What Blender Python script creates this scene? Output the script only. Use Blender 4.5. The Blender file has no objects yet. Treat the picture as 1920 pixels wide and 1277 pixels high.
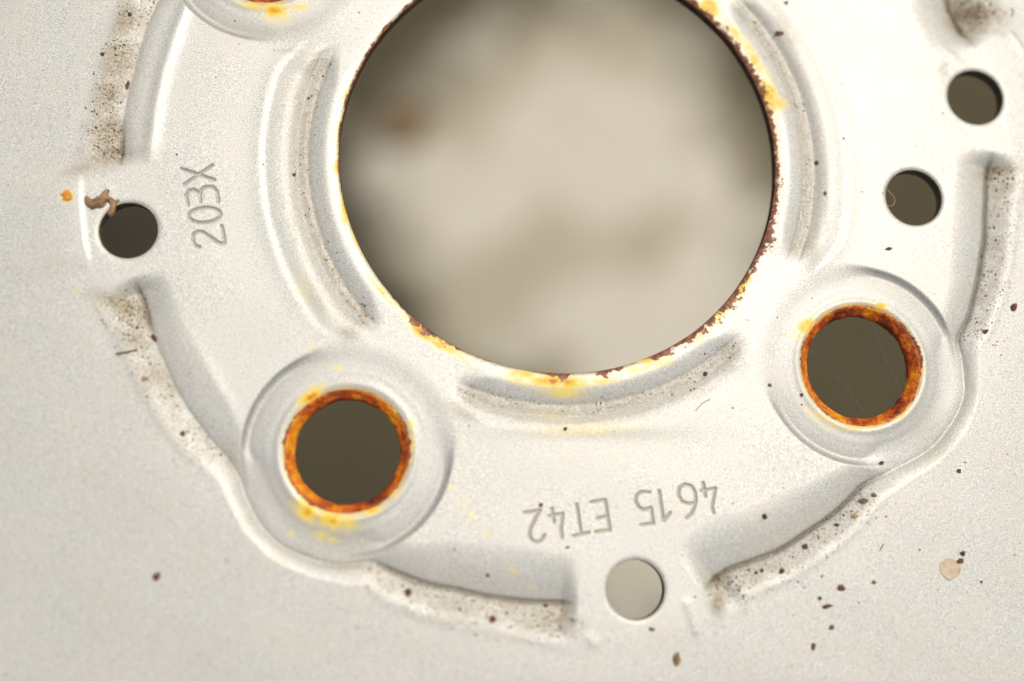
import bpy, bmesh, math, random
import numpy as np
from mathutils import Vector, Matrix
C = bpy.context.scene.collection
S = 1.0/12100.0            # metres per unit of the wheel drawing (12.1 units = 1 mm)

# ------------------------------------------------------------------ camera
D = 2200.0
n_ = np.array([-160.0, -412.0, 0.0]); n_[2] = math.sqrt(D*D-n_[0]**2-n_[1]**2); n_ /= D
f_ = -n_; r_ = np.cross(f_, [0, 1, 0]); r_ /= np.linalg.norm(r_); u_ = np.cross(r_, f_)
CAM = D*n_
def P(px, py, h=0.0):
    """point of the wheel (height h above the pad) seen at this place of the photograph"""
    d = f_*D + r_*(px-960.0) + u_*(638.5-py)
    t = (h-CAM[2])/d[2]
    q = CAM+t*d
    return np.array([q[0], q[1]])
cam_d = bpy.data.cameras.new('camera'); cam = bpy.data.objects.new('camera', cam_d); C.objects.link(cam)
M = Matrix(((r_[0], u_[0], n_[0], CAM[0]*S), (r_[1], u_[1], n_[1], CAM[1]*S), (r_[2], u_[2], n_[2], CAM[2]*S), (0, 0, 0, 1)))
cam.matrix_world = M
cam_d.sensor_width = 36.0; cam_d.lens = 36.0*D/1920.0
cam_d.clip_start = 0.01; cam_d.clip_end = 500.0
cam_d.dof.use_dof = True; cam_d.dof.aperture_fstop = 4.2
_fp = P(1300, 520); cam_d.dof.focus_distance = float(np.dot(np.array([_fp[0], _fp[1], 0])-CAM, f_))*S
bpy.context.scene.camera = cam
# ------------------------------------------------------------------ sky and sun
L = Vector((0.22, 0.34, 0.91)).normalized()
w = bpy.data.worlds.new('World'); bpy.context.scene.world = w; w.use_nodes = True
nt = w.node_tree; sky = nt.nodes.new('ShaderNodeTexSky'); sky.sky_type = 'NISHITA'; sky.sun_disc = False
sky.sun_elevation = math.asin(L.z); sky.sun_rotation = math.atan2(L.x, L.y)
sky.air_density = 1.0; sky.dust_density = 9.0; sky.ozone_density = 0.2
nt.links.new(sky.outputs[0], nt.nodes['Background'].inputs[0]); nt.nodes['Background'].inputs[1].default_value = 0.15
sd = bpy.data.lights.new('sun', 'SUN'); so = bpy.data.objects.new('sun', sd); C.objects.link(so)
sd.energy = 1.8; sd.angle = math.radians(20); sd.color = (1.0, 0.993, 0.985)
so.rotation_euler = L.to_track_quat('Z', 'Y').to_euler(); so.location = L*2
vs = bpy.context.scene.view_settings; vs.view_transform = 'Standard'; vs.look = 'None'; vs.gamma = 1; vs.exposure = -0.68

# ------------------------------------------------------------------ helpers
rng = np.random.default_rng(7); random.seed(7)
def tag(o, label=None, cat=None, group=None, kind=None):
    if label: o['label'] = label
    if cat: o['category'] = cat
    if group: o['group'] = group
    if kind: o['kind'] = kind
    return o
def mesh_obj(name, V, F, mat, parent=None, smooth=True, attrs=None):
    me = bpy.data.meshes.new(name)
    V = np.asarray(V, dtype=np.float32)
    if isinstance(F, np.ndarray):
        nF, k = F.shape
        me.vertices.add(len(V)); me.vertices.foreach_set('co', V.ravel())
        me.loops.add(nF*k); me.loops.foreach_set('vertex_index', F.astype(np.int32).ravel())
        me.polygons.add(nF); me.polygons.foreach_set('loop_start', np.arange(nF, dtype=np.int32)*k)
        me.update(calc_edges=True)
    else:
        me.from_pydata([tuple(v) for v in V], [], F)
    if attrs:
        for a, val in attrs.items():
            at = me.attributes.new(a, 'FLOAT', 'POINT'); at.data.foreach_set('value', np.asarray(val, dtype=np.float32))
    me.polygons.foreach_set('use_smooth', np.full(len(me.polygons), smooth))
    me.update()
    if mat: me.materials.append(mat)
    o = bpy.data.objects.new(name, me); C.objects.link(o)
    if parent: o.parent = parent
    return o
def sst(a, b, x):
    t = np.clip((x-a)/(b-a), 0, 1); return t*t*(3-2*t)

# ------------------------------------------------------------------ layout of the wheel
def circ(x0, x1, y0, y1, h=0.0):
    c = P((x0+x1)/2, (y0+y1)/2, h)
    ps = [P(x0, (y0+y1)/2, h), P(x1, (y0+y1)/2, h), P((x0+x1)/2, y0, h), P((x0+x1)/2, y1, h)]
    return c, float(np.mean([np.linalg.norm(p-c) for p in ps]))
BH = -8.0
bp_ = np.array([P(641, 307, BH), P(1447, 307, BH), P(1044, 705, BH), P(790, 0, BH), P(1300, 0, BH), P(757, 590, BH), P(1331, 590, BH)])
A_ = np.c_[2*bp_, np.ones(len(bp_))]; s_ = np.linalg.lstsq(A_, (bp_**2).sum(1), rcond=None)[0]
BC = s_[:2]; BR = math.sqrt(s_[2]+BC@BC)
LUG = [circ(534, 768, 731, 960, -5), circ(1503, 1725, 574, 797, -5)]
l3 = P(497, -94, -5); LUG.append((l3, LUG[0][1]))
v = LUG[1][0]-BC; LUG.append((BC+np.array([-v[1], v[0]]), LUG[1][1]))   # the fourth, outside the frame
LR = float(np.mean([l[1] for l in LUG[:2]]))
SM = [circ(187, 294, 377, 486), circ(1137, 1247, 1049, 1162), circ(1662, 1767, 317, 422), circ(1779, 1881, 130, 233)]
def rot(p, a, c=None):
    c = BC if c is None else c
    ca, sa = math.cos(a), math.sin(a); q = np.asarray(p)-c
    return np.stack([q[..., 0]*ca-q[..., 1]*sa, q[..., 0]*sa+q[..., 1]*ca], -1)+c
SM.append((rot(SM[0][0], -math.pi/2), SM[0][1]))
print('bore', BC, BR, 'lugs', [(l[0].round(), round(l[1], 1), round(float(np.linalg.norm(l[0]-BC)), 1)) for l in LUG], 'small', [(s[0].round(), round(s[1], 1)) for s in SM])

# creases of the stamped troughs: photo x, y, depth, width of the pad side, width of the disc side, bead
CB = [(264,550,27,60,84,0),(276,588,21,62,76,0),(287,632,15,66,62,0),(310,687,15,70,60,.1),(334,738,15,72,58,.2),(366,788,15,70,56,.2),(402,834,15,60,52,.1),(432,868,15,46,40,0),
      (450,905,15,42,34,0),(468,950,15,40,32,0),(492,990,15,44,30,0),(528,1024,15,48,30,0),(580,1048,15,50,32,0),(640,1058,15,50,36,0),(700,1056,16,50,48,0),(738,1071,20,58,58,0),(775,1086,21,70,62,0),(820,1098,22,84,64,0),(880,1112,23,92,66,0),(940,1122,24,96,66,0),(1000,1128,26,96,72,0),(1052,1131,29,92,80,0)]
CC = [(1338,1086,29,92,74,0),(1362,1068,25,96,62,0),(1402,1055,24,98,60,0),(1452,1035,23,96,58,0),(1502,1006,22,90,56,0),(1552,970,21,80,54,0),(1592,936,20,66,50,0),(1622,906,18,50,46,0),
      (1672,882,14,46,36,0),(1722,856,14,46,32,0),(1766,820,14,46,30,0),(1796,775,14,46,28,0),(1808,722,14,46,28,0),(1804,672,15,44,34,0),(1797,636,18,46,44,0),(1812,600,19,56,52,0),(1829,545,20,64,56,0),(1839,490,21,70,58,0),(1845,430,22,74,60,0),(1848,370,23,74,66,0),(1850,318,27,72,74,0)]
CAe = [(334,-95,16,50,46,.3),(318,-45,14,54,52,.5),(298,0,13,58,58,.8),(273,60,12,60,60,.9),(257,115,12,60,62,.9),(243,165,12,60,64,.9),(234,215,13,60,64,.9),(230,262,18,60,70,.8),(229,294,24,58,80,.3)]
def trace(rows):
    return np.array([list(P(x, y, -0.8*d))+[d, a, b, c] for x, y, d, a, b, c in rows])
TB, TC, TAe = trace(CB), trace(CC), trace(CAe)
TA = TB.copy(); TA[:, :2] = rot(TB[:, :2], -math.pi/2); TA = np.vstack([TA[:14], TAe])
TD = TC.copy(); TD[:, :2] = rot(TC[:, :2], math.pi/2)
_e = trace([(1800,62,27,90,90,0),(1778,20,29,92,92,0),(1764,-40,24,80,70,0)]); TD = np.vstack([_e, TD[4:]])
def resample(T, step=14.0):
    out = []
    n = len(T)
    for i in range(n-1):
        p0, p1, p2, p3 = T[max(i-1, 0)], T[i], T[i+1], T[min(i+2, n-1)]
        m = max(1, int(np.linalg.norm(p2[:2]-p1[:2])/step))
        for k in range(m):
            t = k/m
            q = .5*((2*p1)+(-p0+p2)*t+(2*p0-5*p1+4*p2-p3)*t*t+(-p0+3*p1-3*p2+p3)*t**3)
            q[2:] = p1[2:]*(1-t)+p2[2:]*t
            out.append(q)
    out.append(T[-1]); return np.array(out)
TR = [resample(t) for t in (TA, TB, TC, TD)]
def trough(X, Y, T, bound):
    """signed distance across (positive = away from hub), overshoot past the ends, interpolated widths"""
    n = X.shape[0]
    best = np.full(n, 1e9); sd_ = np.zeros(n); over = np.zeros(n); prm = np.zeros((n, 4))
    for i in range(len(T)-1):
        a, b = T[i, :2], T[i+1, :2]; d = b-a; l = np.linalg.norm(d); d = d/l
        nx, ny = -d[1], d[0]
        mid = (a+b)/2
        if (mid[0]+nx-BC[0])**2+(mid[1]+ny-BC[1])**2 < (mid[0]-BC[0])**2+(mid[1]-BC[1])**2: nx, ny = -nx, -ny
        ux = X-a[0]; uy = Y-a[1]
        al = ux*d[0]+uy*d[1]; pe = ux*nx+uy*ny
        t = np.clip(al/l, 0, 1)
        ex = np.maximum(al-l, 0)+np.maximum(-al, 0)
        dist = np.hypot(ex, pe)
        m = dist < best
        best = np.where(m, dist, best)
        first, last = i == 0, i == len(T)-2
        o = np.where((al < 0) & first, -al, np.where((al > l) & last, al-l, 0))
        s = np.where(o > 0, pe, np.sign(pe)*dist)
        sd_ = np.where(m, s, sd_); over = np.where(m, o, over)
        pr = T[i, 2:]*(1-t)[:, None]+T[i+1, 2:]*t[:, None]
        prm = np.where(m[:, None], pr, prm)
    return sd_, over, prm

# radial profile between bore and pad
gp = [(380,-8),(403,-4.2),(425,-2.0),(438,-.9),(446,.3),(452,.5),(460,-1.2),(469,-4.2),(478,-7.4),(483,-9.8),(487,-8.6),(495,-7.4),(501,-7.7),(505,-8.8),(510,-6.6),(517,-3.0),(525,-.6),(535,1.0),(546,.9),(557,-.1),(564,-.8),(568,-.5),(573,.8),(578,1.2),(585,.7),(598,.1),(612,0),(3000,0)]
gr = np.array([p[0] for p in gp], float); gh = np.array([p[1] for p in gp], float)
gt = np.arange(360, 640, .5); gv = np.interp(gt, gr, gh)
k_ = np.exp(-(np.arange(-14, 15)*.5/2.8)**2/2); k_ /= k_.sum(); gv = np.convolve(np.pad(gv, 14, 'edge'), k_, 'valid')
gh2 = np.interp(gr, [380, 403, 440, 500, 560, 600], [-10, -6, -2.8, -2, -.8, 0])   # without the groove
# photo directions (angle measured from the bore, y up) where the groove runs
def ang(px, py):
    p = P(px, py)-BC; return math.atan2(p[1], p[0])
GA = [(ang(1398, 668), ang(848, 755)), (ang(692, 637), ang(602, 112)), (ang(1528, 500), ang(1528, 500))]
lugang = [math.atan2(l[0][1]-BC[1], l[0][0]-BC[0]) for l in LUG]
def wrap(a): return (a+np.pi) % (2*np.pi)-np.pi
STROKES = []
def stroke(pts, off=(0, 0), sc=1.0, wd=3.5):
    STROKES.append((np.array([P(x*sc+off[0], y*sc+off[1]) for x, y in pts]), wd))
def arc(cx, cy, rx, ry, a0, a1, n=14, rotd=0):
    o = []
    for i in range(n+1):
        a = math.radians(a0+(a1-a0)*i/n); x, y = rx*math.cos(a), ry*math.sin(a); b = math.radians(rotd)
        o.append((cx+x*math.cos(b)-y*math.sin(b), cy+x*math.sin(b)+y*math.cos(b)))
    return o
T3 = 1/3
stroke([(1022,950),(1205,1012)], sc=T3); stroke([(1194,930),(1034,1038)], sc=T3)                               # X
stroke([(1056,1152),(1046,1100),(1062,1072),(1090,1066),(1116,1082),(1124,1108),(1128,1132)], sc=T3)           # 3
stroke([(1124,1108),(1130,1068),(1156,1050),(1196,1052),(1220,1078),(1228,1134)], sc=T3)
stroke(arc(1150,1210,90,42,0,360,22,-4), sc=T3)                                                                # 0
stroke([(1122,112),(1098,104),(1082,72),(1088,38),(1112,24),(1142,28),(1180,54),(1222,84),(1250,94),(1264,86),(1256,40),(1246,-6)], (0,426), T3)  # 2
o2 = (640, 851)
stroke([(1030,331),(1118,318),(1098,352),(1064,420),(1058,462),(1074,490),(1100,497),(1126,487),(1142,458)], o2, T3, 3.1)   # 2
stroke([(1242,474),(1236,430),(1246,336),(1166,351)], o2, T3, 3.1); stroke([(1184,306),(1197,386)], o2, T3, 3.1)            # 4
stroke([(1325,284),(1349,450)], o2, T3, 3.1); stroke([(1304,462),(1392,443)], o2, T3, 3.1)                                  # T
stroke([(1403,272),(1484,259),(1511,430),(1430,440)], o2, T3, 3.1); stroke([(1440,362),(1498,351)], o2, T3, 3.1)            # E
stroke([(1732,216),(1684,214),(1658,236),(1656,270),(1672,300),(1700,316),(1742,303),(1756,391),(1686,400)], o2, T3, 3.1)   # 5
stroke([(1788,208),(1813,378),(1850,332)], o2, T3, 3.1)                                                                     # 1
stroke([(1303,943),(1291,945),(1279,941),(1272,928),(1274,914),(1284,908),(1296,911),(1303,922),(1305,938),(1302,952),(1296,964),(1287,971)], (0,0), 1, 3.1)  # 6
o3 = (1280, 851)
stroke([(175,334),(166,300),(184,194),(104,208)], o3, T3, 3.1); stroke([(115,163),(129,240)], o3, T3, 3.1)                  # 4

def field(X, Y, masks=False):
    X = np.asarray(X, float); Y = np.asarray(Y, float)
    dx, dy = X-BC[0], Y-BC[1]; r = np.hypot(dx, dy); th = np.arctan2(dy, dx)
    # hub: bore flange, groove, pad
    da = np.min([np.abs(wrap(th-a)) for a in lugang], axis=0)*180/np.pi
    gm = sst(9.0, 17, da); gw = .6+.4*sst(9, 20, da)
    di = r-492; rg_ = 492+np.where(di > 0, di/gw, -np.maximum(np.minimum(-di/gw, 40), -di))
    bo = sst(.35, .8, -dy/np.maximum(r, 1)); hv = np.interp(rg_, gt, gv)
    hb = np.interp(rg_, [380, 503, 507, 512, 520, 530, 542, 560], [0, -8.4, -8.2, -6.2, -3.0, -1.2, -.3, 0])
    hv = np.where(rg_ > 505, hv*(1-bo)+hb*bo, hv)
    h = hv*gm+np.interp(r, gr, gh2)*(1-gm)
    # outer disc falls away, fold at the tabs' ends
    tabm = np.zeros(X.shape)
    for ta, tw_, am_ in ((170.6, 5.2, 1.1), (79.3, 9.3, .08), (-10, 9.5, .2), (-99, 9, 1)):
        tabm = np.maximum(tabm, am_-am_*sst(tw_-2, tw_+1.5, np.abs(wrap(th+math.radians(ta)))*180/np.pi))
    fold = sst(899, 911, r)*2.3*(1-sst(914, 1120, r))*tabm
    f0 = 868+40*tabm; rr_ = np.maximum(r-f0, 0)
    h = h+fold-0.064*(rr_-60*(1-np.exp(-rr_/60)))-1.5e-5*np.maximum(r-915, 0)**2+sst(1650, 2050, r)*300
    h = h-0.8*np.sin(th*3+1)*sst(600, 700, r)
    dirt = np.zeros(X.shape); crease = np.zeros(X.shape)
    idx = np.where((r > 560) & (r < 1080))[0]
    if len(idx):
        Xi, Yi, ri = X[idx], Y[idx], r[idx]; H = h[idx]; Dr = dirt[idx]; Cr = crease[idx]
        for T in TR:
            a0 = math.atan2(T[len(T)//2, 1]-BC[1], T[len(T)//2, 0]-BC[0])
            j = np.where(np.abs(wrap(th[idx]-a0)) < 1.05)[0]
            if not len(j): continue
            s, ov, p = trough(Xi[j], Yi[j], T, None)
            dep, wi, wo, bd = p[:, 0], p[:, 1], p[:, 2], p[:, 3]
            cap = 1-(sst(-20, 50, ov) if T is TR[3] else sst(-14, 34, ov) if T is TR[2] else sst(-15, 30, ov))
            wob = 1.6*np.sin(Xi[j]*.045+Yi[j]*.03)+1.1*np.sin(Yi[j]*.09-Xi[j]*.05)
            s2 = s+wob*.5
            inn = np.clip(1+s2/wi, 0, 1)
            gb = np.clip(bd*1.6, 0, 1); fi = (1-gb)*inn**1.65+gb*(.38*inn+.62*inn**5)
            u = np.clip(s2/wo, 0, 1); fo = np.clip(1-u/.95, 0, 1)**1.45
            base = np.where(s2 < 0, fi, fo)
            notch = np.exp(-(s2/3.4)**2)*5.0
            # the pad has its own fold line where the trough cuts the falling disc
            dep = dep*1.08; H_ = -dep*base*cap-notch*cap*sst(14, 22, dep)
            bead = bd*6.0*np.exp(-((s2+wi-2)/13.0)**2)*cap
            lip = 1.8*np.exp(-((s2-wo*.72)/(wo*.24))**2)*cap*sst(0, 8, s2)*sst(34, 58, wo)
            H[j] += H_+bead+lip
            dd = np.where(s2 < 0, np.exp(-(s2/11.0)**2)*.8, (1-sst(.35, 1.15, s2/wo)))*cap
            dd = dd*(.35+.65*sst(44, 60, wo))
            Dr[j] = np.maximum(Dr[j], dd)
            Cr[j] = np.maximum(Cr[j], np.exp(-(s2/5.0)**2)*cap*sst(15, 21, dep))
        h[idx] = H; dirt[idx] = Dr; crease[idx] = Cr
    # lug bosses
    boss = np.zeros(X.shape)
    for k, (c, R) in enumerate(LUG):
        ro = np.hypot(X-c[0], Y-c[1]); j = ro < 260
        if not j.any(): continue
        rj = ro[j]; hj = h[j]; aj = np.arctan2(Y[j]-c[1], X[j]-c[0])
        rel = np.abs(wrap(aj-lugang[k]))                    # 0 = away from the hub
        side = sst(math.radians(28), math.radians(60), rel)*(1-sst(math.radians(112), math.radians(135), rel))
        hubw = sst(math.radians(108), math.radians(140), rel)
        dome = -3.0-(8.5-8.5*hubw)*np.clip((rj-132)/58, 0, 2)**2-.5*sst(145, 157, rj)+2.2*np.exp(-((rj-LR-11)/7.5)**2)
        edge = 189.0
        out = 1-sst(math.radians(35), math.radians(60), rel)
        wgt = sst(edge-11-14*hubw-40*out, edge+5+12*hubw+24*out, rj)
        dome = dome-11.0*out*sst(120, 205, rj)
        hn = dome*(1-wgt)+hj*wgt
        hn = hn-.6*side*np.exp(-((rj-edge-1)/3.0)**2)
        h[j] = hn
        boss[j] = np.maximum(boss[j], 1-wgt)
        dirt[j] *= wgt
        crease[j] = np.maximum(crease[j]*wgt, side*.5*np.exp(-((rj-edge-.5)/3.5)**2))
        # rounded lip into the seat
        h[j] -= 2.5*np.exp(-np.maximum(rj-R, 0)/2.2)
    for c, R in SM:
        ro = np.hypot(X-c[0], Y-c[1]); j = ro < R+40
        h[j] -= 3.2*np.exp(-np.maximum(ro[j]-R, 0)/2.6)
    h = h-3.0*np.exp(-np.maximum(r-BR, 0)/2.5)
    # ridges added to catch highlights at the corners of the bottom tab and of the right tab
    for x0, y0, x1, y1, am_, sg_ in ((1288, 1132, 1304, 1182, 1.4, 8), (1108, 1200, 1113, 1206, 1.3, 11), (1896, 60, 1922, 96, 2, 6), (1575, 600, 1576, 600, 0, 6)):
        a, b = P(x0, y0), P(x1, y1); d = b-a; t = np.clip(((X-a[0])*d[0]+(Y-a[1])*d[1])/(d@d), 0, 1)
        h = h+am_*np.exp(-((X-a[0]-t*d[0])**2+(Y-a[1]-t*d[1])**2)/sg_**2)
    # stamped characters
    eng = np.zeros(X.shape)
    for pts, wd in STROKES:
        lo, hi = pts.min(0)-8, pts.max(0)+8
        j = np.where((X > lo[0]) & (X < hi[0]) & (Y > lo[1]) & (Y < hi[1]))[0]
        if not len(j): continue
        dm = np.full(len(j), 1e9)
        for i in range(len(pts)-1):
            a, b = pts[i], pts[i+1]; d = b-a; l2 = d@d
            t = np.clip(((X[j]-a[0])*d[0]+(Y[j]-a[1])*d[1])/l2, 0, 1)
            dm = np.minimum(dm, np.hypot(X[j]-a[0]-t*d[0], Y[j]-a[1]-t*d[1]))
        eng[j] = np.maximum(eng[j], 1-sst(wd*.45, wd, dm))
    h = h-3.6*eng
    if masks: return h, r, th, dirt, crease, boss, eng
    return h
def hgt(p): return float(field(np.array([p[0]]), np.array([p[1]]))[0])

# ------------------------------------------------------------------ materials
class NT:
    def __init__(s, name):
        s.m = bpy.data.materials.new(name); s.m.use_nodes = True; s.t = s.m.node_tree; s.b = s.t.nodes['Principled BSDF']
        s.tc = s.t.nodes.new('ShaderNodeTexCoord'); mp = s.t.nodes.new('ShaderNodeMapping'); mp.inputs['Scale'].default_value = (1/S,)*3
        s.t.links.new(s.tc.outputs['Object'], mp.inputs[0]); s.co = mp.outputs[0]
    def link(s, a, b): s.t.links.new(a, b)
    def noise(s, scale, detail=2, rough=.5, w=None):
        n = s.t.nodes.new('ShaderNodeTexNoise'); n.inputs['Scale'].default_value = scale; n.inputs['Detail'].default_value = detail; n.inputs['Roughness'].default_value = rough
        s.link(s.co, n.inputs['Vector']); return n.outputs['Fac']
    def attr(s, name):
        n = s.t.nodes.new('ShaderNodeAttribute'); n.attribute_name = name; return n.outputs['Fac']
    def math(s, op, a, b=0, c=None, clamp=False):
        n = s.t.nodes.new('ShaderNodeMath'); n.operation = op; n.use_clamp = clamp
        for i, x in enumerate([a, b, c]):
            if x is None: continue
            if isinstance(x, (int, float)): n.inputs[i].default_value = x
            else: s.link(x, n.inputs[i])
        return n.outputs[0]
    def rng(s, x, a, b, c=0, d=1, smooth=True):
        n = s.t.nodes.new('ShaderNodeMapRange'); n.interpolation_type = 'SMOOTHSTEP' if smooth else 'LINEAR'
        s.link(x, n.inputs[0])
        for i, v in enumerate((a, b, c, d)): n.inputs[i+1].default_value = v
        return n.outputs[0]
    def mix(s, fac, a, b, mode='MIX'):
        n = s.t.nodes.new('ShaderNodeMix'); n.data_type = 'RGBA'; n.blend_type = mode
        for i, x in ((0, fac), (6, a), (7, b)):
            if isinstance(x, (int, float)): n.inputs[i].default_value = x
            elif isinstance(x, tuple): n.inputs[i].default_value = (*x, 1) if len(x) == 3 else x
            else: s.link(x, n.inputs[i])
        return n.outputs[2]
    def ramp(s, x, stops):
        n = s.t.nodes.new('ShaderNodeValToRGB'); e = n.color_ramp.elements
        while len(e) < len(stops): e.new(.5)
        for i, (p, c) in enumerate(stops): e[i].position = p; e[i].color = (*c, 1)
        s.link(x, n.inputs[0]); return n.outputs[0]
    def bump(s, x, strength, dist):
        n = s.t.nodes.new('ShaderNodeBump'); n.inputs['Strength'].default_value = strength; n.inputs['Distance'].default_value = dist*S
        s.link(x, n.inputs['Height']); return n.outputs[0]
    def set(s, **k):
        for a, v in k.items():
            i = s.b.inputs[a.replace('_', ' ')]
            if isinstance(v, (int, float)): i.default_value = v
            elif isinstance(v, tuple): i.default_value = (*v, 1)
            else: s.link(v, i)

def paint_material():
    m = NT('silver_paint')
    flake = m.noise(.52, 1.0, .6); fl2 = m.noise(.30, 1, .5); mott = m.noise(.012, 3, .55)
    base = m.mix(m.rng(flake, .32, .68), (.455, .47, .425), (.75, .772, .722))
    base = m.mix(m.rng(fl2, .28, .42, .45, 0), base, (.28, .27, .25))
    base = m.mix(m.rng(mott, .40, .68, 0, .22), base, (.66, .60, .49))
    # greyer paint on the pressed lug bosses
    base = m.mix(m.math('MULTIPLY', m.attr('boss'), .30), base, (.40, .405, .385))
    # dirt settled in the troughs, plus shade painted on slopes and corners
    d = m.attr('dirt'); fine = m.noise(.20, 4, .75); mid = m.noise(.028, 3, .6); tiny = m.noise(.33, 2, .6)
    dk = m.math('MULTIPLY', d, m.rng(mid, .3, .65, .20, .70))
    soil_shade = m.attr('soil_shade'); dk = m.math('ADD', dk, m.math('MULTIPLY', soil_shade, 1.1)); film = m.math('MINIMUM', m.math('MULTIPLY', dk, m.rng(fine, .30, .62, .25, 1.0)), .92)
    base = m.mix(film, base, (.335, .28, .16))
    th = m.math('SUBTRACT', .78, m.math('MULTIPLY', dk, .22))
    gr_ = m.rng(m.math('SUBTRACT', m.math('ADD', m.math('MULTIPLY', tiny, .5), m.math('MULTIPLY', fine, .5)), th), 0, .03)
    base = m.mix(m.math('MULTIPLY', gr_, .85), base, (.15, .095, .055))
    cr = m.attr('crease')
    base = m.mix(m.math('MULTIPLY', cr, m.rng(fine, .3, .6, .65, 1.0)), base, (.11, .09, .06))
    eng = m.attr('eng')
    base = m.mix(m.math('MULTIPLY', eng, .52), base, (.30, .26, .20))
    # soft soiling and rust bleeding
    ru = m.attr('rust')
    run = m.math('MULTIPLY', ru, m.rng(m.noise(.05, 4, .65), .3, .62, .45, 1.25))
    base = m.mix(m.rng(run, .02, .5, 0, .92, False), base, (.88, .70, .13))
    base = m.mix(m.rng(run, .35, .9, 0, .9), base, (.86, .50, .012))
    base = m.mix(m.rng(run, .75, 1.25, 0, .9), base, (.50, .13, .008))
    # chipped rusty lip at the bore
    bd = m.attr('bored'); bw = m.attr('borew')
    jag = m.rng(m.noise(.055, 5, .75), .36, .62, -.1, 1.2, False)
    lim = m.math('MULTIPLY', bw, jag)
    chip = m.rng(m.math('SUBTRACT', lim, bd), -.4, .9)
    rc = m.ramp(m.noise(.09, 4, .7), [(.3, (.10, .035, .02)), (.5, (.23, .085, .04)), (.68, (.42, .20, .12))])
    base = m.mix(chip, base, rc)
    halo = m.rng(m.math('SUBTRACT', m.math('ADD', lim, 2.2), bd), -1.2, 1.0)
    hal2 = m.math('MULTIPLY', m.math('MULTIPLY', halo, m.math('SUBTRACT', 1, chip)), m.rng(bw, .2, 3, 0, .35))
    base = m.mix(hal2, base, (.80, .55, .16))
    allr = m.math('MAXIMUM', chip, m.rng(run, .1, .7))
    dirt_shade_all = m.math('MAXIMUM', allr, m.math('MAXIMUM', m.math('MULTIPLY', gr_, .9), m.math('MULTIPLY', film, 1.0)))
    m.set(Base_Color=base, Metallic=m.rng(dirt_shade_all, 0, 1, .38, 0, False), Roughness=m.rng(dirt_shade_all, 0, 1, .53, .8, False))
    hb = m.math('ADD', m.math('MULTIPLY', flake, .8), m.math('MULTIPLY', m.math('MULTIPLY', d, fine), 3.0))
    hb = m.math('ADD', hb, m.math('MULTIPLY', m.noise(.05, 2, .5), .12))
    m.set(Normal=m.bump(hb, .5, .75))
    m.set(Coat_Weight=.15, Coat_Roughness=.2)
    return m.m
def rust_material(name='rust', dark=0.0):
    m = NT(name)
    a = m.math('ADD', m.math('MULTIPLY', m.noise(.018, 3, .5), .55), m.math('MULTIPLY', m.noise(.06, 5, .7), .48)); b = m.noise(.14, 3, .6)
    k = 1-dark
    c = m.ramp(a, [(.36, (.07*k, .014*k, .004)), (.46, (.34*k, .05*k, .004)), (.545, (.70*k, .16*k, .004)), (.66, (.95*k, .42*k, .012))])
    c = m.mix(m.rng(b, .55, .7, 0, .55), c, (.12, .08, .03))
    m.set(Base_Color=c, Roughness=m.rng(b, .3, .7, .28, .6), Metallic=0.0)
    m.set(Normal=m.bump(m.math('ADD', a, m.math('MULTIPLY', b, .6)), .9, 7))
    return m.m
def edge_material():
    m = NT('dark_rusty_cut_edge')
    a = m.noise(.05, 4, .65)
    m.set(Base_Color=m.ramp(a, [(.35, (.045, .020, .012)), (.55, (.10, .045, .025)), (.7, (.20, .09, .04))]), Roughness=.75, Normal=m.bump(a, .8, 5))
    return m.m
def hole_edge_material():
    m = NT('thinly_painted_cut_edge')
    a = m.noise(.08, 4, .65)
    m.set(Base_Color=m.ramp(a, [(.3, (.06, .05, .035)), (.6, (.14, .12, .09))]), Roughness=.6, Metallic=.2, Normal=m.bump(a, .6, 4))
    return m.m
def flat_material(name, c1, c2, scale=.06, rough=.8, bump=3.0, metal=0):
    m = NT(name); a = m.noise(scale, 4, .6)
    m.set(Base_Color=m.ramp(a, [(.35, c1), (.65, c2)]), Roughness=rough, Metallic=metal, Normal=m.bump(a, .6, bump))
    return m.m
PAINT = paint_material(); RUST = rust_material(); EDGE = edge_material(); HEDGE = hole_edge_material()

# ------------------------------------------------------------------ the wheel
wheel = bpy.data.objects.new('steel_wheel', None); C.objects.link(wheel)
tag(wheel, 'silver painted steel car wheel with four rust-rimmed lug holes around a wide centre bore', 'wheel')
def axis(lo, hi, fine, zones, far_lo, far_hi):
    xs = [lo]
    while xs[-1] < hi:
        x = xs[-1]; st = fine
        for a, b, f in zones:
            if a <= x <= b: st = min(st, f)
        xs.append(x+st)
    st = fine; up = []
    x = xs[-1]
    while x < far_hi: st = min(st*1.12, 26); x += st; up.append(x)
    st = fine; dn = []; x = lo
    while x > far_lo: st = min(st*1.12, 26); x -= st; dn.append(x)
    return np.array(dn[::-1]+xs+up)
cs = [P(a, b) for a in (0, 960, 1920) for b in (0, 638, 1277)]
xlo, xhi = min(c[0] for c in cs)-25, max(c[0] for c in cs)+25
ylo, yhi = min(c[1] for c in cs)-25, max(c[1] for c in cs)+25
za = (P(335, 380)[0], P(432, 380)[0]); zb = (P(980, 960)[0], P(1350, 940)[0])
zc = (P(390, 472)[1], P(390, 300)[1]); zd = (P(1000, 1025)[1], P(1300, 898)[1])
RO = 2060.0
xs = axis(xlo, xhi, 2.5, [(za[0], za[1], 1.35), (zb[0], zb[1], 1.35)], BC[0]-RO-30, BC[0]+RO+30)
ys = axis(ylo, yhi, 2.5, [(zc[0], zc[1], 1.35), (zd[0], zd[1], 1.35)], BC[1]-RO-30, BC[1]+RO+30)
nx, ny = len(xs), len(ys)
GX, GY = np.meshgrid(xs, ys); X = GX.ravel(); Y = GY.ravel()
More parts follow.
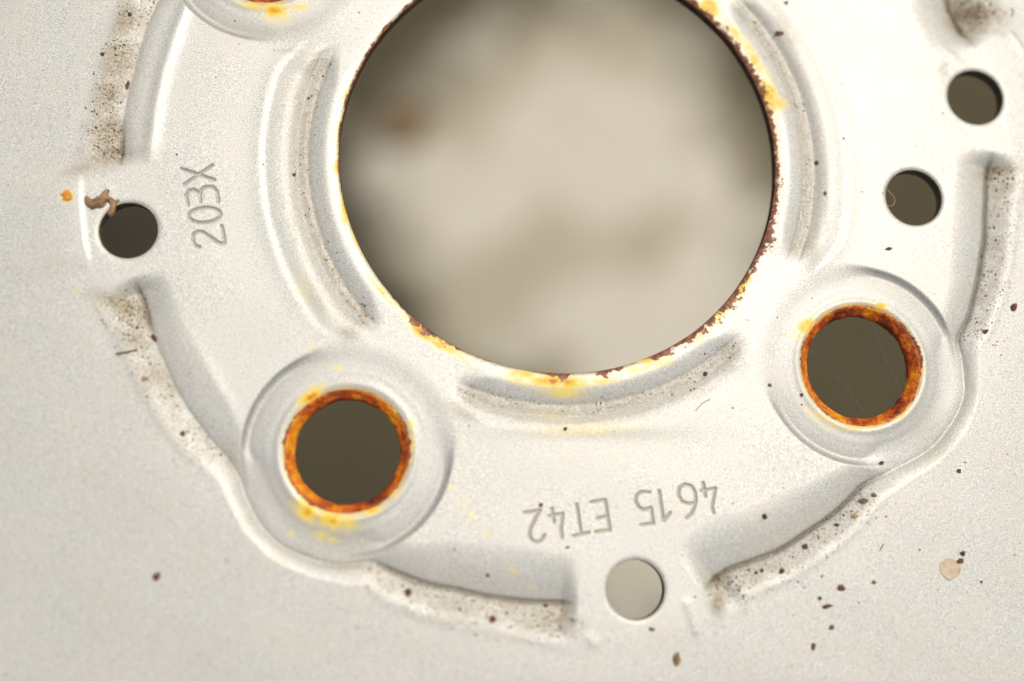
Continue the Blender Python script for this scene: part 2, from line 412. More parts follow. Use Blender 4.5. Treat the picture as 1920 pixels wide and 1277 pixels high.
ii, jj = np.meshgrid(np.arange(nx-1), np.arange(ny-1)); q0 = (jj*nx+ii).ravel()
Q = np.stack([q0, q0+1, q0+1+nx, q0+nx], 1)
cx_, cy_ = X[Q].mean(1), Y[Q].mean(1)
HOLES = [(BC, BR, 1)]+[(c, R, 1) for c, R in LUG]+[(c, R, 1) for c, R in SM]+[(BC, RO, -1)]
keep = np.ones(len(Q), bool)
for c, R, sg in HOLES:
    keep &= sg*(np.hypot(cx_-c[0], cy_-c[1])-R) > 0
used_k = np.zeros(len(X), bool); used_k[Q[keep].ravel()] = True
used_r = np.zeros(len(X), bool); used_r[Q[~keep].ravel()] = True
bd_ = used_k & used_r
for c, R, sg in HOLES:
    ro = np.hypot(X-c[0], Y-c[1])
    j = bd_ & (np.abs(ro-R) < (5 if sg > 0 else 40))
    X[j] = c[0]+(X[j]-c[0])*R/ro[j]; Y[j] = c[1]+(Y[j]-c[1])*R/ro[j]
ids = np.cumsum(used_k)-1; F = ids[Q[keep]]; X = X[used_k]; Y = Y[used_k]
h, r, th, dirt, crease, boss, eng = field(X, Y, True)
# uneven pressing and dents
h = h+.5*np.sin(X*.021+Y*.013)*np.cos(Y*.017-X*.007)
# stains and painted shade ---------------------------------------------------------
def blob(lst):
    out = np.zeros(len(X))
    for px, py, rx, ry, rd, a in lst:
        c = P(px, py); j = np.where((np.abs(X-c[0]) < 4*max(rx, ry)) & (np.abs(Y-c[1]) < 4*max(rx, ry)))[0]
        b = math.radians(-rd); ux = X[j]-c[0]; uy = Y[j]-c[1]
        u = ux*math.cos(b)+uy*math.sin(b); v_ = -ux*math.sin(b)+uy*math.cos(b)
        out[j] = np.maximum(out[j], a*np.exp(-(u/rx)**2-(v_/ry)**2))
    return out
rustb = blob([(583,743,24,11,-38,1.0),(560,800,8,30,0,.15),(538,872,7,26,-10,.4),(575,958,26,16,35,.8),(628,978,34,13,8,.85),(605,1000,18,8,0,.35),(700,952,18,11,-25,.85),(768,832,8,16,0,.75),(765,860,8,14,0,.7),(770,800,9,15,10,.35),(740,925,15,9,-40,.5),(632,690,10,8,0,.25),(620,960,46,14,14,.5),(655,957,40,7,0,.55),
    (1515,612,20,13,-25,.75),(1500,628,14,10,0,.35),(1652,573,10,6,0,.9),(1595,573,24,5,0,.5),(1540,782,30,9,30,.3),(1600,801,40,7,0,.4),(1690,775,18,9,-35,.45),(1728,690,5,20,0,.4),(1508,720,5,30,0,.3),(1550,590,26,5,-30,.45),
    (515,18,26,13,0,.8),(480,12,34,7,10,.5),(560,12,18,8,-12,.4),(520,32,24,14,0,.3),
    (1440,172,14,22,-20,1.1),(1452,196,24,20,0,.55),(1415,110,9,38,-26,.62),(1380,62,9,32,-38,.45),(1330,12,16,20,-40,1.0),(1436,205,8,26,-10,.9),(1455,258,6,34,0,.2),(1440,140,16,12,60,.25),
    (640,243,7,16,0,.9),(638,311,10,14,0,1.0),(648,395,8,28,-5,.75),(668,440,9,26,-15,.45),(650,180,8,14,8,.4),
    (790,622,24,8,38,.95),(832,648,24,8,25,.95),(815,632,60,5,35,.8),(720,552,44,4,50,.5),(980,702,26,7,5,.7),(1045,716,50,10,2,1.05),(1050,732,44,14,5,.5),(985,712,40,12,8,.35),(1120,716,50,8,-8,.35),
    (1218,672,24,12,-15,.55),(1200,692,30,8,-12,.3),(1240,680,30,10,-20,.3),(1318,625,24,9,-45,.35),(1388,545,26,10,-60,.6),(1402,520,16,8,-60,.5),(1350,590,30,10,-50,.4),
    (1100,805,90,14,-3,.16),(1150,800,40,10,0,.12),(1040,780,50,20,0,.10),(845,915,12,5,40,.2),(868,945,14,6,50,.18),(884,967,8,7,0,.2),(912,1002,9,6,0,.2),(962,1069,14,5,25,.3),(1000,1103,10,5,30,.18),(1238,836,8,2.5,0,.3),(1132,996,8,4,0,.25),(570,545,16,30,-20,.12),(585,650,8,14,0,.15),
    (127,370,9,9,0,1.2),(146,540,8,6,0,.3),(312,138,5,2.5,30,.3),(1345,1130,9,14,0,.06),(620,1012,14,6,0,.25),(545,1000,5,5,0,.4),(600,1010,6,6,0,.3)])
thd = np.degrees(wrap(-th))            # photo-like: 0 right, 90 down
tw = np.array([-180,-140,-100,-60,-50,-38,-30,-20,-12,-4,4,12,18,22,30,38,44,50,56,60,63,66,68,74,76,79,84,88,89.5,91,93,100,115,118,121,123,126,140,160,180], float)
vw = np.array([2,2.5,2,3,5,7,7,7,5,4,6,7,8,12,7,9,10,9,8,6,10,7,1,1,7,7,0,1,9,9,2,0,1,5,6,1,8,0,0,2], float)
borew = 2.1*np.interp(thd, tw, vw); bored = r-BR
rust = rustb+.15*np.exp(-np.maximum(bored-1, 0)/3.0)*np.interp(thd, [-180,-60,-40,0,20,60,100,140,160,180], [.6,.8,1.6,.6,1.0,1.0,1.2,1.6,1.0,.6])
for c, R in LUG:
    lr_ = np.hypot(X-c[0], Y-c[1])-R; nl = lr_ < 30; la = np.arctan2(Y-c[1], X-c[0])
    bored = np.where(nl, lr_, bored); borew = np.where(nl, 3.2+2.2*np.sin(la*2+1)+1.8*np.sin(la*5), borew)
    rust = np.maximum(rust, .42*np.exp(-np.maximum(np.hypot(X-c[0], Y-c[1])-R-1, 0)/4.0))
for c, R in SM:
    rust = np.maximum(rust, .12*np.exp(-np.maximum(np.hypot(X-c[0], Y-c[1])-R, 0)/2.0))
soil_shade = blob([(150,318,30,12,-20,.6),(210,562,46,14,18,.7),(1062,1150,14,30,0,.45),(1330,1100,12,20,0,.5),(640,1015,70,26,5,.35),(560,985,30,30,-40,.2),(1750,820,40,50,-20,.18),(880,1090,140,22,10,.22),(1480,985,130,22,-28,.2),(500,60,90,16,8,.25),(560,60,60,30,0,.2),(350,700,25,60,-28,.15),(232,40,22,45,12,.7),(215,110,24,45,12,.75),(202,180,24,40,8,.8),(198,240,24,34,4,.85),(250,630,26,30,-20,.45),(290,700,26,50,-25,.3),(560,200,10,50,8,.4),(195,295,40,22,-10,.75),(160,310,26,10,-20,.5),(235,572,40,22,20,.6),(262,600,22,30,0,.4),(575,130,20,24,0,.5),(558,180,14,50,5,.35),(545,270,8,90,2,.3),(552,400,10,90,-6,.3),(590,560,14,60,-28,.35),(655,625,22,18,0,.5),
    (870,775,36,12,25,.4),(1100,812,160,13,0,.35),(1370,690,36,16,-25,.35),(1320,735,60,8,-28,.25),(1523,470,16,34,5,.4),(1512,250,12,90,-10,.3),(1470,60,16,60,-28,.4),(1548,360,7,90,3,.35),
    (1830,20,60,34,10,1.0),(1800,45,40,20,40,.8),(1790,100,24,6,45,.35),(1870,318,34,12,-12,.8),(1845,55,60,10,5,.5),(1880,350,20,16,0,.3),(1770,130,10,22,10,.25),
    (1045,1155,26,26,0,.45),(1060,1165,34,20,35,.35),(1350,1090,22,16,0,.6),(1345,1132,13,20,0,1.1),(1030,1180,50,8,10,.35),(600,98,34,6,-25,.4),(560,1035,60,8,20,.3),(640,1062,60,8,5,.4),(430,862,14,24,-30,.4),
    (1785,1065,0.1,.1,0,0),(540,95,26,5,0,.3),(900,1170,200,8,6,.15)])  # dirt film, with shade painted in at trough ends and on down-facing slopes
# tan film along the groove, where water stands
gdam = np.min([np.abs(wrap(th-a)) for a in lugang], axis=0)*180/np.pi
gs_ = sst(10, 15, gdam)
soil_shade = np.maximum(soil_shade, np.maximum(.30*np.exp(-((r-514)/20.0)**2), .62*np.exp(-((r-493)/11.0)**2))*gs_)
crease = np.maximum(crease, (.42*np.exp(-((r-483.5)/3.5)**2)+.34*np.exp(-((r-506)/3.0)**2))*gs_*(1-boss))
disc = mesh_obj('wheel_disc', np.c_[X*S, Y*S, h*S], F, PAINT, wheel, True,
                dict(boss=boss, dirt=dirt, crease=crease, eng=eng, rust=rust, soil_shade=soil_shade, bored=bored, borew=borew))
print('disc quads', len(F))
def lathe(name, c, prof, mat, parent, n=160, rough=0.0, seed=0, hbase=None, attrs=None):
    """prof: list of (radius, height); ring walls"""
    rg = np.random.default_rng(seed); V = []; Fs = []
    ph = rg.uniform(0, 6.28, 8)
    for i, (rr, hh) in enumerate(prof):
        for k in range(n):
            a = 2*math.pi*k/n
            e = rough*(math.sin(7*a+ph[0]+i)+.7*math.sin(13*a+ph[1]-i*.8)+.6*math.sin(23*a+ph[2])+.5*math.sin(41*a+ph[3]+i*2))*.45
            x, y = c[0]+(rr+e)*math.cos(a), c[1]+(rr+e)*math.sin(a)
            z = hh
            V.append((x, y, z))
    V = np.array(V)
    if hbase: V[:, 2] += hbase(V[:, 0], V[:, 1], len(prof), n)
    for i in range(len(prof)-1):
        for k in range(n):
            Fs.append((i*n+k, i*n+(k+1) % n, (i+1)*n+(k+1) % n, (i+1)*n+k))
    return mesh_obj(name, V*S, np.array(Fs), mat, parent)
def topfollow(c, R):
    def f(x, y, m, n):
        a = np.arange(n)*2*np.pi/n
        t = field(c[0]+(R+.5)*np.cos(a), c[1]+(R+.5)*np.sin(a))
        return np.tile(t, m)
    return f
lathe('bore_edge', BC, [(BR+1.5, -1.2), (BR+.2, -1.0), (BR-.8, -3), (BR-.6, -14), (BR+.5, -26), (BR+3, -30), (BR+30, -30)], EDGE, wheel, 420, .5, 3, topfollow(BC, BR))
for k, (c, R) in enumerate(LUG):
    lathe('lug_seat', c, [(R+3, -2.5), (R+1.0, .2), (R-1.5, .4), (R-5, -4), (R-8, -8), (R-11.5, -11), (R-14.5, -15), (R-16, -19), (R-16, -28), (R-10, -36), (R+20, -38)], RUST, wheel, 220, 1.1, 11+k, topfollow(c, R))
for k, (c, R) in enumerate(SM):
    lathe('hole_edge', c, [(R+1.5, -1.2), (R+.1, -.9), (R-.6, -3), (R-.5, -20), (R+.5, -28), (R+16, -28)], HEDGE, wheel, 160, .25, 31+k, topfollow(c, R))
# rim round the disc, outside the picture
zR = hgt((BC[0]+RO, BC[1]))
rimp = [(RO-6, zR-3), (RO+20, zR+25), (RO+40, zR+110), (RO+70, zR+300), (RO+120, zR+360), (RO+250, zR+380), (RO+285, zR+400), (RO+290, zR+450), (RO+300, zR+450), (RO+300, zR+380), (RO+262, zR+352), (RO+140, zR+330), (RO+90, zR+280), (RO+66, zR+100), (RO+60, zR-900), (RO+180, zR-1500), (RO+290, zR-1560), (RO+300, zR-1560)]
plain = NT('plain_silver_paint'); fl = plain.noise(.3, 1.5, .6)
plain.set(Base_Color=plain.mix(fl, (.56, .55, .52), (.72, .71, .68)), Metallic=.6, Roughness=.38, Normal=plain.bump(fl, .4, 1.5))
lathe('rim', BC, rimp, plain.m, wheel, 360)

# ------------------------------------------------------------------ ground far below
GZ = -9000.0
gm = NT('damp_soil'); a = gm.noise(.0016, 4, .6); b = gm.noise(.012, 5, .7)
gm.set(Base_Color=gm.mix(gm.rng(b, .3, .7), gm.mix(a, (.05, .044, .020), (.12, .10, .055)), (.10, .085, .045)), Roughness=.95, Normal=gm.bump(b, .8, 60))
g = mesh_obj('ground', np.array([(-40, -40, GZ*S), (40, -40, GZ*S), (40, 40, GZ*S), (-40, 40, GZ*S)]), np.array([[0, 1, 2, 3]]), gm.m, None, False)
tag(g, kind='structure')
sm_ = NT('pale_stone'); a = sm_.noise(.0009, 2, .5); b = sm_.noise(.008, 5, .65)
col_ = (sm_.mix(sm_.rng(b, .3, .7, 0, .35), sm_.mix(sm_.rng(a, .40, .56), (.46, .43, .31), (.66, .64, .52)), (.30, .26, .19)))
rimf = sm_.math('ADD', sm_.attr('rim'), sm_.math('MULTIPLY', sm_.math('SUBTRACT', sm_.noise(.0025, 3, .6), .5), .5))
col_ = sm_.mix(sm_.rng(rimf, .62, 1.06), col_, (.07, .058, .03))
sm_.set(Base_Color=col_, Roughness=.9, Normal=sm_.bump(b, .7, 30))
def slab(name, pts, mat, thick, label, cat, seed, z0=GZ, bulge=30):
    """irregular flagstone given by where its outline is seen; rounded and uneven"""
    rg = np.random.default_rng(seed); zt = z0+thick
    pl = np.array([P(x, y, zt) for x, y in pts]); c = pl.mean(0)
    n = 96; a = np.linspace(0, len(pl), n, endpoint=False); o = []
    for t in a:
        i = int(t); u = t-i; p = [pl[(i+k-1) % len(pl)] for k in range(4)]
        o.append(.5*(2*p[1]+(-p[0]+p[2])*u+(2*p[0]-5*p[1]+4*p[2]-p[3])*u*u+(-p[0]+3*p[1]-3*p[2]+p[3])*u**3))
    o = np.array(o)+rg.normal(0, 9, (n, 2))
    rings = [(1.03, 0-thick), (1.02, -thick*.5), (1.0, -thick*.12), (.97, 0), (.85, bulge*.3), (.65, bulge*.6), (.4, bulge*.9), (.2, bulge)]
    V = [];
    for s, z in rings:
        for p in o: V.append((*(c+(p-c)*s), zt+z+rg.normal(0, 3)))
    V.append((*c, zt+bulge)); Fs = []
    for i in range(len(rings)-1):
        for k in range(n): Fs.append((i*n+k, i*n+(k+1) % n, (i+1)*n+(k+1) % n, (i+1)*n+k))
    b = (len(rings)-1)*n
    for k in range(n): Fs.append((b+k, b+(k+1) % n, len(V)-1))
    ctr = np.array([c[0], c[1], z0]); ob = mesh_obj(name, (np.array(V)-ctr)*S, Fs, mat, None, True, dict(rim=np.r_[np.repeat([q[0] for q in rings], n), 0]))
    ob.location = ctr*S
    return tag(ob, label, cat)
slab('ground_slab', [(700,175),(800,60),(960,-60),(1150,-90),(1310,-10),(1380,120),(1475,330),(1480,420),(1480,600),(1420,800),(1440,1020),(1380,1290),(1100,1300),(1020,1000),(1020,760),(825,715),(725,560),(655,390),(630,250)], sm_.m, 240, 'broad pale beige stone far below, blurred, filling the middle of the wheel bore', 'stone', 5)
slab('ground_slab', [(350,-160),(560,-180),(620,-60),(560,40),(400,60),(320,-30)], sm_.m, 220, 'pale stone far below, glimpsed through the lug hole cut by the top edge', 'stone', 8)
dk = flat_material('added_dark_slab', (.022, .019, .010), (.045, .038, .02), .004, .9, 20)  # made-up dark slab, added to darken the view through the left hole
slab('ground_slab', [(150,370),(240,330),(330,370),(350,450),(300,540),(210,545),(140,480)], dk, 120, 'dark slab added far below to darken the view through the hole on the left tab', 'stone', 9)
lm = flat_material('dead_leaf', (.13, .08, .03), (.26, .17, .07), .02, .8, 10)
p = P(765, 235, -5200)
def leaf_mesh(w_, l_):
    V = []; Fs = []
    n = 9
    for i in range(n):
        t = i/(n-1); ww = w_*math.sin(math.pi*min(max(t, .03), .97))**.8
        for k in (-1, -.5, 0, .5, 1): V.append((ww*k, (t-.5)*l_, abs(k)*ww*.35+math.sin(t*3)*l_*.08))
    for i in range(n-1):
        for k in range(4): Fs.append((i*5+k, i*5+k+1, i*5+k+6, i*5+k+5))
    return np.array(V)*S, Fs

# ------------------------------------------------------------------ loose dirt and small litter
BROWN = flat_material('brown_crumb', (.09, .035, .018), (.20, .085, .04), .12, .7, 2)
DARK = flat_material('dark_crumb', (.035, .028, .026), (.09, .07, .06), .12, .6, 2)
TAN = flat_material('tan_crumb', (.34, .22, .10), (.50, .36, .18), .12, .8, 2)
OLIVE = flat_material('olive_crumb', (.13, .085, .03), (.26, .18, .06), .12, .8, 2)
WHITE = flat_material('white_fleck', (.72, .70, .66), (.80, .78, .74), .1, .6, 1)
ORNG = flat_material('orange_crumb', (.55, .20, .02), (.78, .36, .05), .1, .7, 2)
def ico(sub=2):
    bm = bmesh.new(); bmesh.ops.create_icosphere(bm, subdivisions=sub, radius=1.0)
    V = np.array([v.co[:] for v in bm.verts]); Fs = np.array([[v.index for v in f.verts] for f in bm.faces]); bm.free(); return V, Fs
I1, I2 = ico(1), ico(2)
def crumb(px, py, rx, ry, rotd, mat, label, cat='dirt speck', name='dirt_crumb', group='loose crumbs lying on the wheel', hz=.55, seed=0):
    rg = np.random.default_rng(int(px*7+py)+seed)
    V = I2[0].copy(); V *= 1+rg.normal(0, .13, (len(V), 1))
    V += .16*np.sin(V[:, [1, 2, 0]]*4+rg.uniform(0, 6, 3)); V[:, 0] *= rx; V[:, 1] *= ry; V[:, 2] *= min(rx, ry)*hz
    c = P(px, py); z = hgt(c)
    o = mesh_obj(name, V*S, I2[1], mat, None, False)
    o.location = (c[0]*S, c[1]*S, (z+min(rx, ry)*hz*.6)*S); o.rotation_euler = (rg.normal(0, .08), rg.normal(0, .08), math.radians(-rotd))
    return tag(o, label, cat, group)
CR = [
 (292,1080,6,8,20,BROWN,'rust brown grain alone on the smooth paint near the lower left corner'),
 (765,1111,6,7,0,BROWN,'round brown grain in the bottom trough, left of the other round grain'),
 (924,1162,6,6,0,BROWN,'round brown grain in the bottom trough, near its right end'),
 (342,813,5,5,0,BROWN,'dark brown grain in the left trough, level with the lower left lug hole'),
 (1578,1102,7,6,-20,BROWN,'largest reddish brown grain on the smooth disc at lower right'),
 (1552,1137,10,3.5,-8,BROWN,'splinter-like brown flake just below the largest reddish grain'),
 (1561,1177,5,4,-30,DARK,'black oval grain below the splinter-like flake at lower right'),
 (1527,1213,4,7,5,BROWN,'small upright reddish grain near the lower right edge of the picture'),
 (1434,968,5,5,0,DARK,'dark grain on the pad right of the stamped figure 4'),
 (1656,868,5,3.5,-30,DARK,'dark grain on the lower edge of the right lug boss'),
 (1799,883,4,4,0,DARK,'dark grain right of the right lug boss on the disc'),
 (1901,576,6,8,25,BROWN,'brown flake near the right picture edge beside the right lug hole'),
 (1848,621,6,4,-30,BROWN,'small brown flake just outside the right lug boss'),
 (1512,1025,5,6,0,DARK,'dark triangular grain in the middle of the lower right trough'),
 (1622,939,10,5,-5,OLIVE,'olive brown flake at the upper end of the lower right trough'),
 (1640,929,7,4,35,OLIVE,'slender olive husk beside the olive brown flake'),
 (1603,968,6,4,0,TAN,'tan crumb below the olive husk in the lower right trough'),
 (1572,984,5,3,20,DARK,'dark crumb in the upper half of the lower right trough'),
 (1431,1070,4,4,0,DARK,'left of the three dark grains at the lower end of the lower right trough'),
 (1420,1074,3.5,3,0,DARK,'smallest of the dark grains at the lower end of the lower right trough'),
 (1466,1071,5,5,0,DARK,'right of the three dark grains at the lower end of the lower right trough'),
 (1640,1092,4,3.5,0,OLIVE,'olive speck on the disc between the reddish grain and the round dried spot'),
 (1809,1038,5,4.5,-40,DARK,'black grain just above the round dried spot'),
 (1804,1052,7,4.5,-10,BROWN,'brown grain touching the upper right of the round dried spot'),
 (1269,1236,6,12,5,OLIVE,'clotted olive brown crumb near the bottom edge below the bottom hole'),
 (1538,1122,4,3,0,DARK,'tiny dark speck left of the largest reddish grain'),
 (1461,62,9,4.5,12,BROWN,'brown chip in the groove right of the bore near the top edge'),
 (1533,303,4,4,0,DARK,'dark speck in the right part of the bore groove, upper of two'),
 (1547,362,3.5,3.5,0,OLIVE,'olive speck in the right part of the bore groove, lower of two'),
 (1666,467,7,3,-15,BROWN,'bent brown flake on the pad above the right lug boss'),
 (1474,5,4,3,0,BROWN,'small brown speck near the top edge right of the groove'),
 (243,27,4,4,0,DARK,'dark grain at the top of the upper left trough'),
 (192,102,4,3,30,DARK,'dark speck on the disc left of the upper left trough'),
 (237,157,3.5,8,8,BROWN,'upright brown flake near the crease of the upper left trough'),
 (286,631,4.5,8,-25,BROWN,'brown flake lying along the crease of the lower left trough'),
 (272,710,6,5,0,TAN,'tan grain on the outer side of the lower left trough'),
 (551,326,3.5,3,0,DARK,'dark speck in the left part of the bore groove'),
 (1014,947,4,4,0,OLIVE,'orange brown speck above the stamped figures ET42'),
 (1060,804,3.5,3.5,0,DARK,'dark speck in the bottom part of the bore groove'),
 (1064,1026,4,2,-10,BROWN,'small brown flake below the stamped figures ET42'),
 (915,1079,3.5,3,40,BROWN,'brown speck on the slope above the bottom trough'),
 (1444,722,4,3.5,0,OLIVE,'golden speck left of the right lug hole'),
 (1504,740,3.5,3,0,DARK,'dark speck beside the lower left rim of the right lug hole'),
 (1324,700,4,4,0,DARK,'dark speck at the right end of the bottom groove'),
 (1025,1136,5,2.5,0,DARK,'dark flake below the crease at the right end of the bottom trough'),
 (1222,1180,6,3,20,DARK,'dark jagged crumb on the tab below the bottom hole'),
 (1838,200,3,3,0,DARK,None)]
for q in CR:
    if q[6]: crumb(*q)
crumb(1112,1111,7.5,4.5,-8,WHITE,'white paint fleck on the tab left of the bottom hole','paint fleck','paint_fleck',None,hz=.25)
crumb(127,368,9,10,10,ORNG,'orange rust crumb at the top of the left tab edge','rust crumb','rust_crumb',None,hz=.4)
# round dried spot
c = P(1785, 1066); V = []; n = 40
for s, z in ((1, 0), (.93, 1.6), (.8, 1.2), (.45, .9), (.0, .8)):
    for k in range(n):
        a = 2*math.pi*k/n; rr = s*(21+.8*math.sin(3*a)+.5*math.sin(7*a+1))*(1-.10*math.exp(-((a-5.2)/.35)**2))
        V.append((rr*math.cos(a), rr*math.sin(a), z))
Fs = [(i*n+k, i*n+(k+1) % n, (i+1)*n+(k+1) % n, (i+1)*n+k) for i in range(4) for k in range(n)]
sp = NT('dried_tan_film'); a = sp.noise(.08, 4, .6); sp.set(Base_Color=sp.ramp(a, [(.35, (.62, .56, .45)), (.62, (.55, .44, .29)), (.7, (.42, .28, .14))]), Roughness=.7)
o = mesh_obj('dried_spot', np.array(V)*S, Fs, sp.m); o.location = (c[0]*S, c[1]*S, (hgt(c)+.1)*S); tag(o, 'round tan dried droplet mark on the disc at lower right', 'dried spot')
# curled plant scrap
def scrap(name, outline, thick, mat, label, cat, zf):
    """outline in the photograph at the wheel's surface; thick curled piece"""
    pts = [P(x, y) for x, y in outline]; bm = bmesh.new()
    vs_ = [bm.verts.new((p[0], p[1], 0)) for p in pts]; f = bm.faces.new(vs_)
    bmesh.ops.triangulate(bm, faces=[f]); bmesh.ops.subdivide_edges(bm, edges=bm.edges[:], cuts=3, use_grid_fill=True)
    bmesh.ops.smooth_vert(bm, verts=[v for v in bm.verts if not v.is_boundary], factor=.3)
    c = np.mean(pts, 0)
    top = bm.verts[:]
    base = {v: (v.co.x, v.co.y) for v in top}
    be = [v for v in bm.verts if v.is_boundary]
    bxy = np.array([base[v] for v in be])
    for v in top:
        x, y = base[v]; d = float(np.min(np.hypot(bxy[:, 0]-x, bxy[:, 1]-y)))
        v.co.z = zf(x, y)+thick*(1-math.exp(-d/4.0))+1.3*math.sin(x*.5+y*.3)*math.sin(y*.45)
    r_ = bmesh.ops.extrude_face_region(bm, geom=bm.faces[:])
    for v in [e for e in r_['geom'] if isinstance(e, bmesh.types.BMVert)]: v.co.z -= 2.0+thick*.3
    bmesh.ops.recalc_face_normals(bm, faces=bm.faces[:])
    me = bpy.data.meshes.new(name)
    for v in bm.verts: v.co = Vector(((v.co.x-c[0])*S, (v.co.y-c[1])*S, v.co.z*S))
    bm.to_mesh(me); bm.free(); me.materials.append(mat); me.polygons.foreach_set('use_smooth', [True]*len(me.polygons))
    o = bpy.data.objects.new(name, me); C.objects.link(o); o.location = (c[0]*S, c[1]*S, 0); return tag(o, label, cat)
SCR = flat_material('dry_bark', (.13, .07, .03), (.40, .25, .13), .07, .65, 5)
zo = [(470,430),(480,385),(515,368),(560,390),(600,430),(650,425),(700,385),(755,365),(790,300),(850,245),(915,245),(915,310),(895,365),(960,385),(1010,430),(1060,408),(1095,430),(1110,465),(1060,480),(1035,510),(1030,570),(1005,650),(985,700),(930,740),(880,710),(885,655),(920,600),(930,540),(905,490),(870,465),(860,500),(820,560),(770,575),(700,570),(650,590),(605,605),(545,560),(490,520)]
hc, hR = SM[0]
def zf(x, y):
    d = math.hypot(x-hc[0], y-hc[1]); return 3.0+3*math.sin(x*.07)-(max(0, hR-d)*.35 if d < hR else 0)
scrap('plant_scrap', [(110+x/9.6, 330+y/9.6) for x, y in zo], 5, SCR, 'curled brown scrap of dry plant hooked over the edge of the left hole', 'plant scrap', zf)
def strand(name, pts, rad, mat, label, cat, z=None):
    cu = bpy.data.curves.new(name, 'CURVE'); cu.dimensions = '3D'; cu.bevel_depth = rad*S; cu.bevel_resolution = 1; cu.resolution_u = 6
    sp_ = cu.splines.new('BEZIER'); q = []
    for t in pts:
        zz = t[2] if len(t) > 2 else None
        p = P(t[0], t[1], zz or 0)
        q.append((p[0], p[1], zz if zz is not None else hgt(p)+rad))
    c0 = q[0]; sp_.bezier_points.add(len(q)-1)
    for b_, p in zip(sp_.bezier_points, q):
        b_.co = tuple((p[i]-c0[i])*S for i in range(3)); b_.handle_left_type = b_.handle_right_type = 'AUTO'
    cu.materials.append(mat); o0 = bpy.data.objects.new(name, cu)
    C.objects.link(o0); dg = bpy.context.evaluated_depsgraph_get(); me = bpy.data.meshes.new_from_object(o0.evaluated_get(dg)); me.name = name
    bpy.data.objects.remove(o0); o = bpy.data.objects.new(name, me); C.objects.link(o); o.location = tuple(c*S for c in c0)
    return tag(o, label, cat)
SILK = NT('spider_silk'); SILK.set(Base_Color=(.55, .52, .42), Roughness=.4); SILK = SILK.m
TWIG = flat_material('dry_twig', (.13, .07, .04), (.24, .14, .08), .2, .8, 2)
FIB = flat_material('golden_fibre', (.45, .33, .10), (.60, .45, .18), .2, .6, 1)
strand('twig', [(218,664),(236,661),(257,656)], 1.9, TWIG, 'short straight brown twig lying across the lower left trough', 'twig')
strand('plant_fibre', [(1658,350,2),(1668,360,3),(1677,372,3),(1674,385,2),(1664,386,1)], .55, FIB, 'fine golden fibre curling over the left edge of the hole at centre right', 'fibre')
strand('plant_fibre', [(1899,13),(1902,20),(1899,29)], 1.1, TWIG, 'short curved dark fibre near the top right corner', 'fibre')
strand('plant_fibre', [(1491,190),(1494,196),(1500,200)], .6, TWIG, 'hair-thin dark fibre on the flange right of the bore', 'fibre')
strand('plant_fibre', [(1303,771),(1318,756),(1332,748)], .6, TWIG, 'hair-thin fibre below the right end of the bottom groove', 'fibre')
strand('plant_fibre', [(1650,1033),(1654,1026),(1657,1020)], .9, OLIVE, 'tiny straw-like fibre on the disc at lower right', 'fibre')
strand('plant_fibre', [(1540,1083),(1542,1078)], 1.2, DARK, 'tiny dark stub of fibre above the splinter-like flake', 'fibre')
strand('plant_fibre', [(114,366),(118,367),(126,371)], .9, DARK, 'short dark bristle sticking out of the orange rust crumb', 'fibre')
strand('spider_thread', [(903,676,-12),(906,560,-14),(912,470,-30)], .06, SILK, 'faint vertical silk thread hanging in the lower left of the bore', 'spider thread')
strand('spider_thread', [(985,706,-12),(990,520,-20),(1004,330,-60)], .06, SILK, 'faint long silk thread down the middle of the bore', 'spider thread')
strand('spider_thread', [(1520,655,-20),(1570,705,-28),(1626,780,-22)], .055, SILK, 'faint silk thread crossing the right lug hole to its bottom', 'spider thread')
strand('spider_thread', [(1640,620,-22),(1660,670,-26),(1688,726,-22)], .06, SILK, 'faint silk thread at the upper right of the right lug hole', 'spider thread')

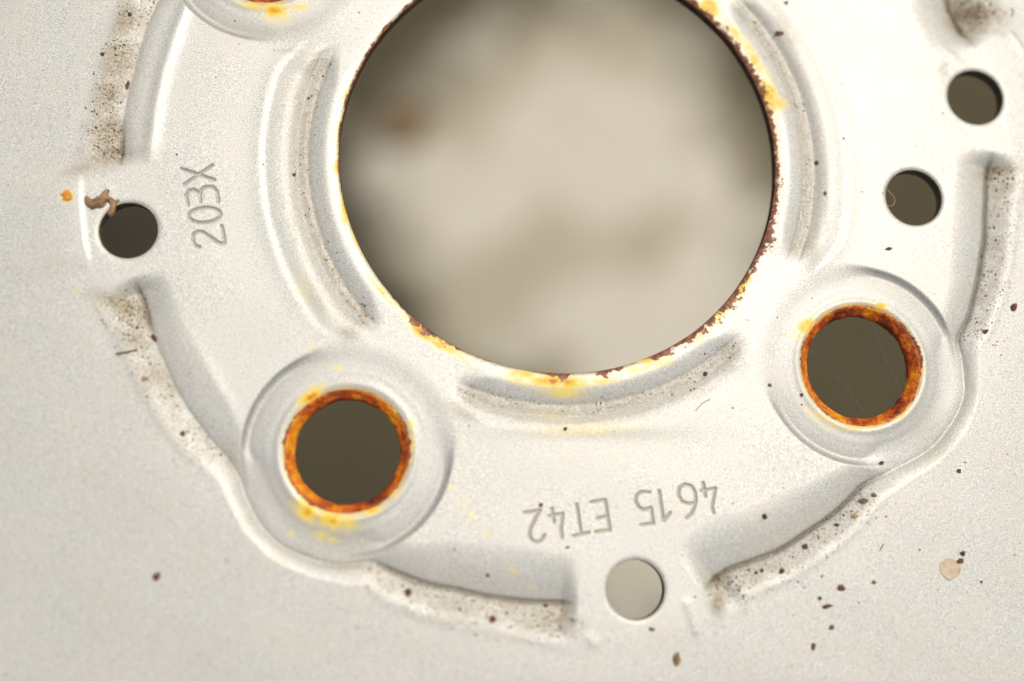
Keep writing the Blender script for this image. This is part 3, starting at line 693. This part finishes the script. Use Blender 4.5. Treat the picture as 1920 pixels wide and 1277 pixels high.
# fine grit settled in the troughs and groove
def grit(name, n_pts, mats, label):
    pts = []
    for T in TR:
        m = rng.integers(0, len(T)-1, n_pts); t = rng.random(n_pts)[:, None]
        a = T[m]*(1-t)+T[m+1]*t; d = T[m+1, :2]-T[m, :2]; d /= np.linalg.norm(d, axis=1)[:, None]
        nn = np.c_[-d[:, 1], d[:, 0]]; mid = a[:, :2]-BC; sg = np.sign((nn*mid).sum(1)); nn *= sg[:, None]
        off = rng.beta(1.1, 1.6, n_pts)*a[:, 4]*1.15; k = a[:, 4] > 46
        q = a[:, :2]+nn*off[:, None]; pts.append(q[k])
    # thicker at the pockets beside the tabs
    for (px, py, sx, sy, m) in ((200,270,22,22,160),(245,590,16,20,130),(1035,1165,24,14,120),(1365,1095,22,14,160),(1825,25,30,20,200),(1880,330,20,10,90),(1620,945,18,12,40),(1850,640,24,12,40),(255,640,14,40,80),(200,215,16,40,120)):
        c = P(px, py, -20); pts.append(c+np.c_[rng.normal(0, sx, m), rng.normal(0, sy, m)])
    for (a0, a1) in ((20, -62), (137, 203), (46, 113)):
        m = 200; an = -np.radians(rng.uniform(min(a0, a1), max(a0, a1), m)); rr = rng.normal(492, 11, m)
        pts.append(BC+np.c_[rr*np.cos(an), rr*np.sin(an)])
    m = 420; c0 = [P(rng.uniform(0, 1920), rng.uniform(0, 1277)) for _ in range(m)]; pts.append(np.array(c0))
    c0 = [P(rng.uniform(1300, 1920), rng.uniform(850, 1277)) for _ in range(90)]; pts.append(np.array(c0))
    pts = np.vstack(pts); ok = np.ones(len(pts), bool)
    for c, R, sg in HOLES: ok &= sg*(np.hypot(pts[:, 0]-c[0], pts[:, 1]-c[1])-R-(3 if sg > 0 else 0)) > 0
    pts = pts[ok]; z = field(pts[:, 0], pts[:, 1])
    BV, BF = I1; V = []; Fs = []; sz = np.clip(rng.lognormal(-.12, .42, len(pts)), .5, 2.7)
    for i, (p, zz, s) in enumerate(zip(pts, z, sz)):
        v = BV*(1+rng.normal(0, .2, (len(BV), 1)))*np.array([s*rng.uniform(.7, 1.5), s*rng.uniform(.6, 1.1), s*.7])
        a = rng.uniform(0, 6.28); R2 = np.array([[math.cos(a), -math.sin(a), 0], [math.sin(a), math.cos(a), 0], [0, 0, 1]])
        V.append(v@R2.T+np.array([p[0], p[1], zz+s*.3])); Fs.append(BF+i*len(BV))
    V = np.vstack(V); Fs = np.vstack(Fs)
    o = mesh_obj(name, V*S, Fs, mats[0], None, False)
    for m_ in mats[1:]: o.data.materials.append(m_)
    mi = rng.choice(len(mats), len(pts), p=[.36, .12, .28, .19, .05]); o.data.polygons.foreach_set('material_index', np.repeat(mi, len(BF)).astype(np.int32))
    return tag(o, label, 'grit', None, 'stuff')
grit('fine_grit', 1500, [BROWN, DARK, OLIVE, TAN, WHITE], 'fine brown grit settled in the stamped troughs and groove of the wheel')
# blurred dead leaf hanging below the bore
V, Fs = leaf_mesh(220, 420); o = mesh_obj('dead_leaf', V, Fs, lm); p = P(765, 235, GZ+330); o.location = (p[0]*S, p[1]*S, (GZ+330)*S); o.rotation_euler = (0, 0, .6)
tag(o, 'small brown dead leaf far below, seen blurred in the left of the bore', 'leaf')
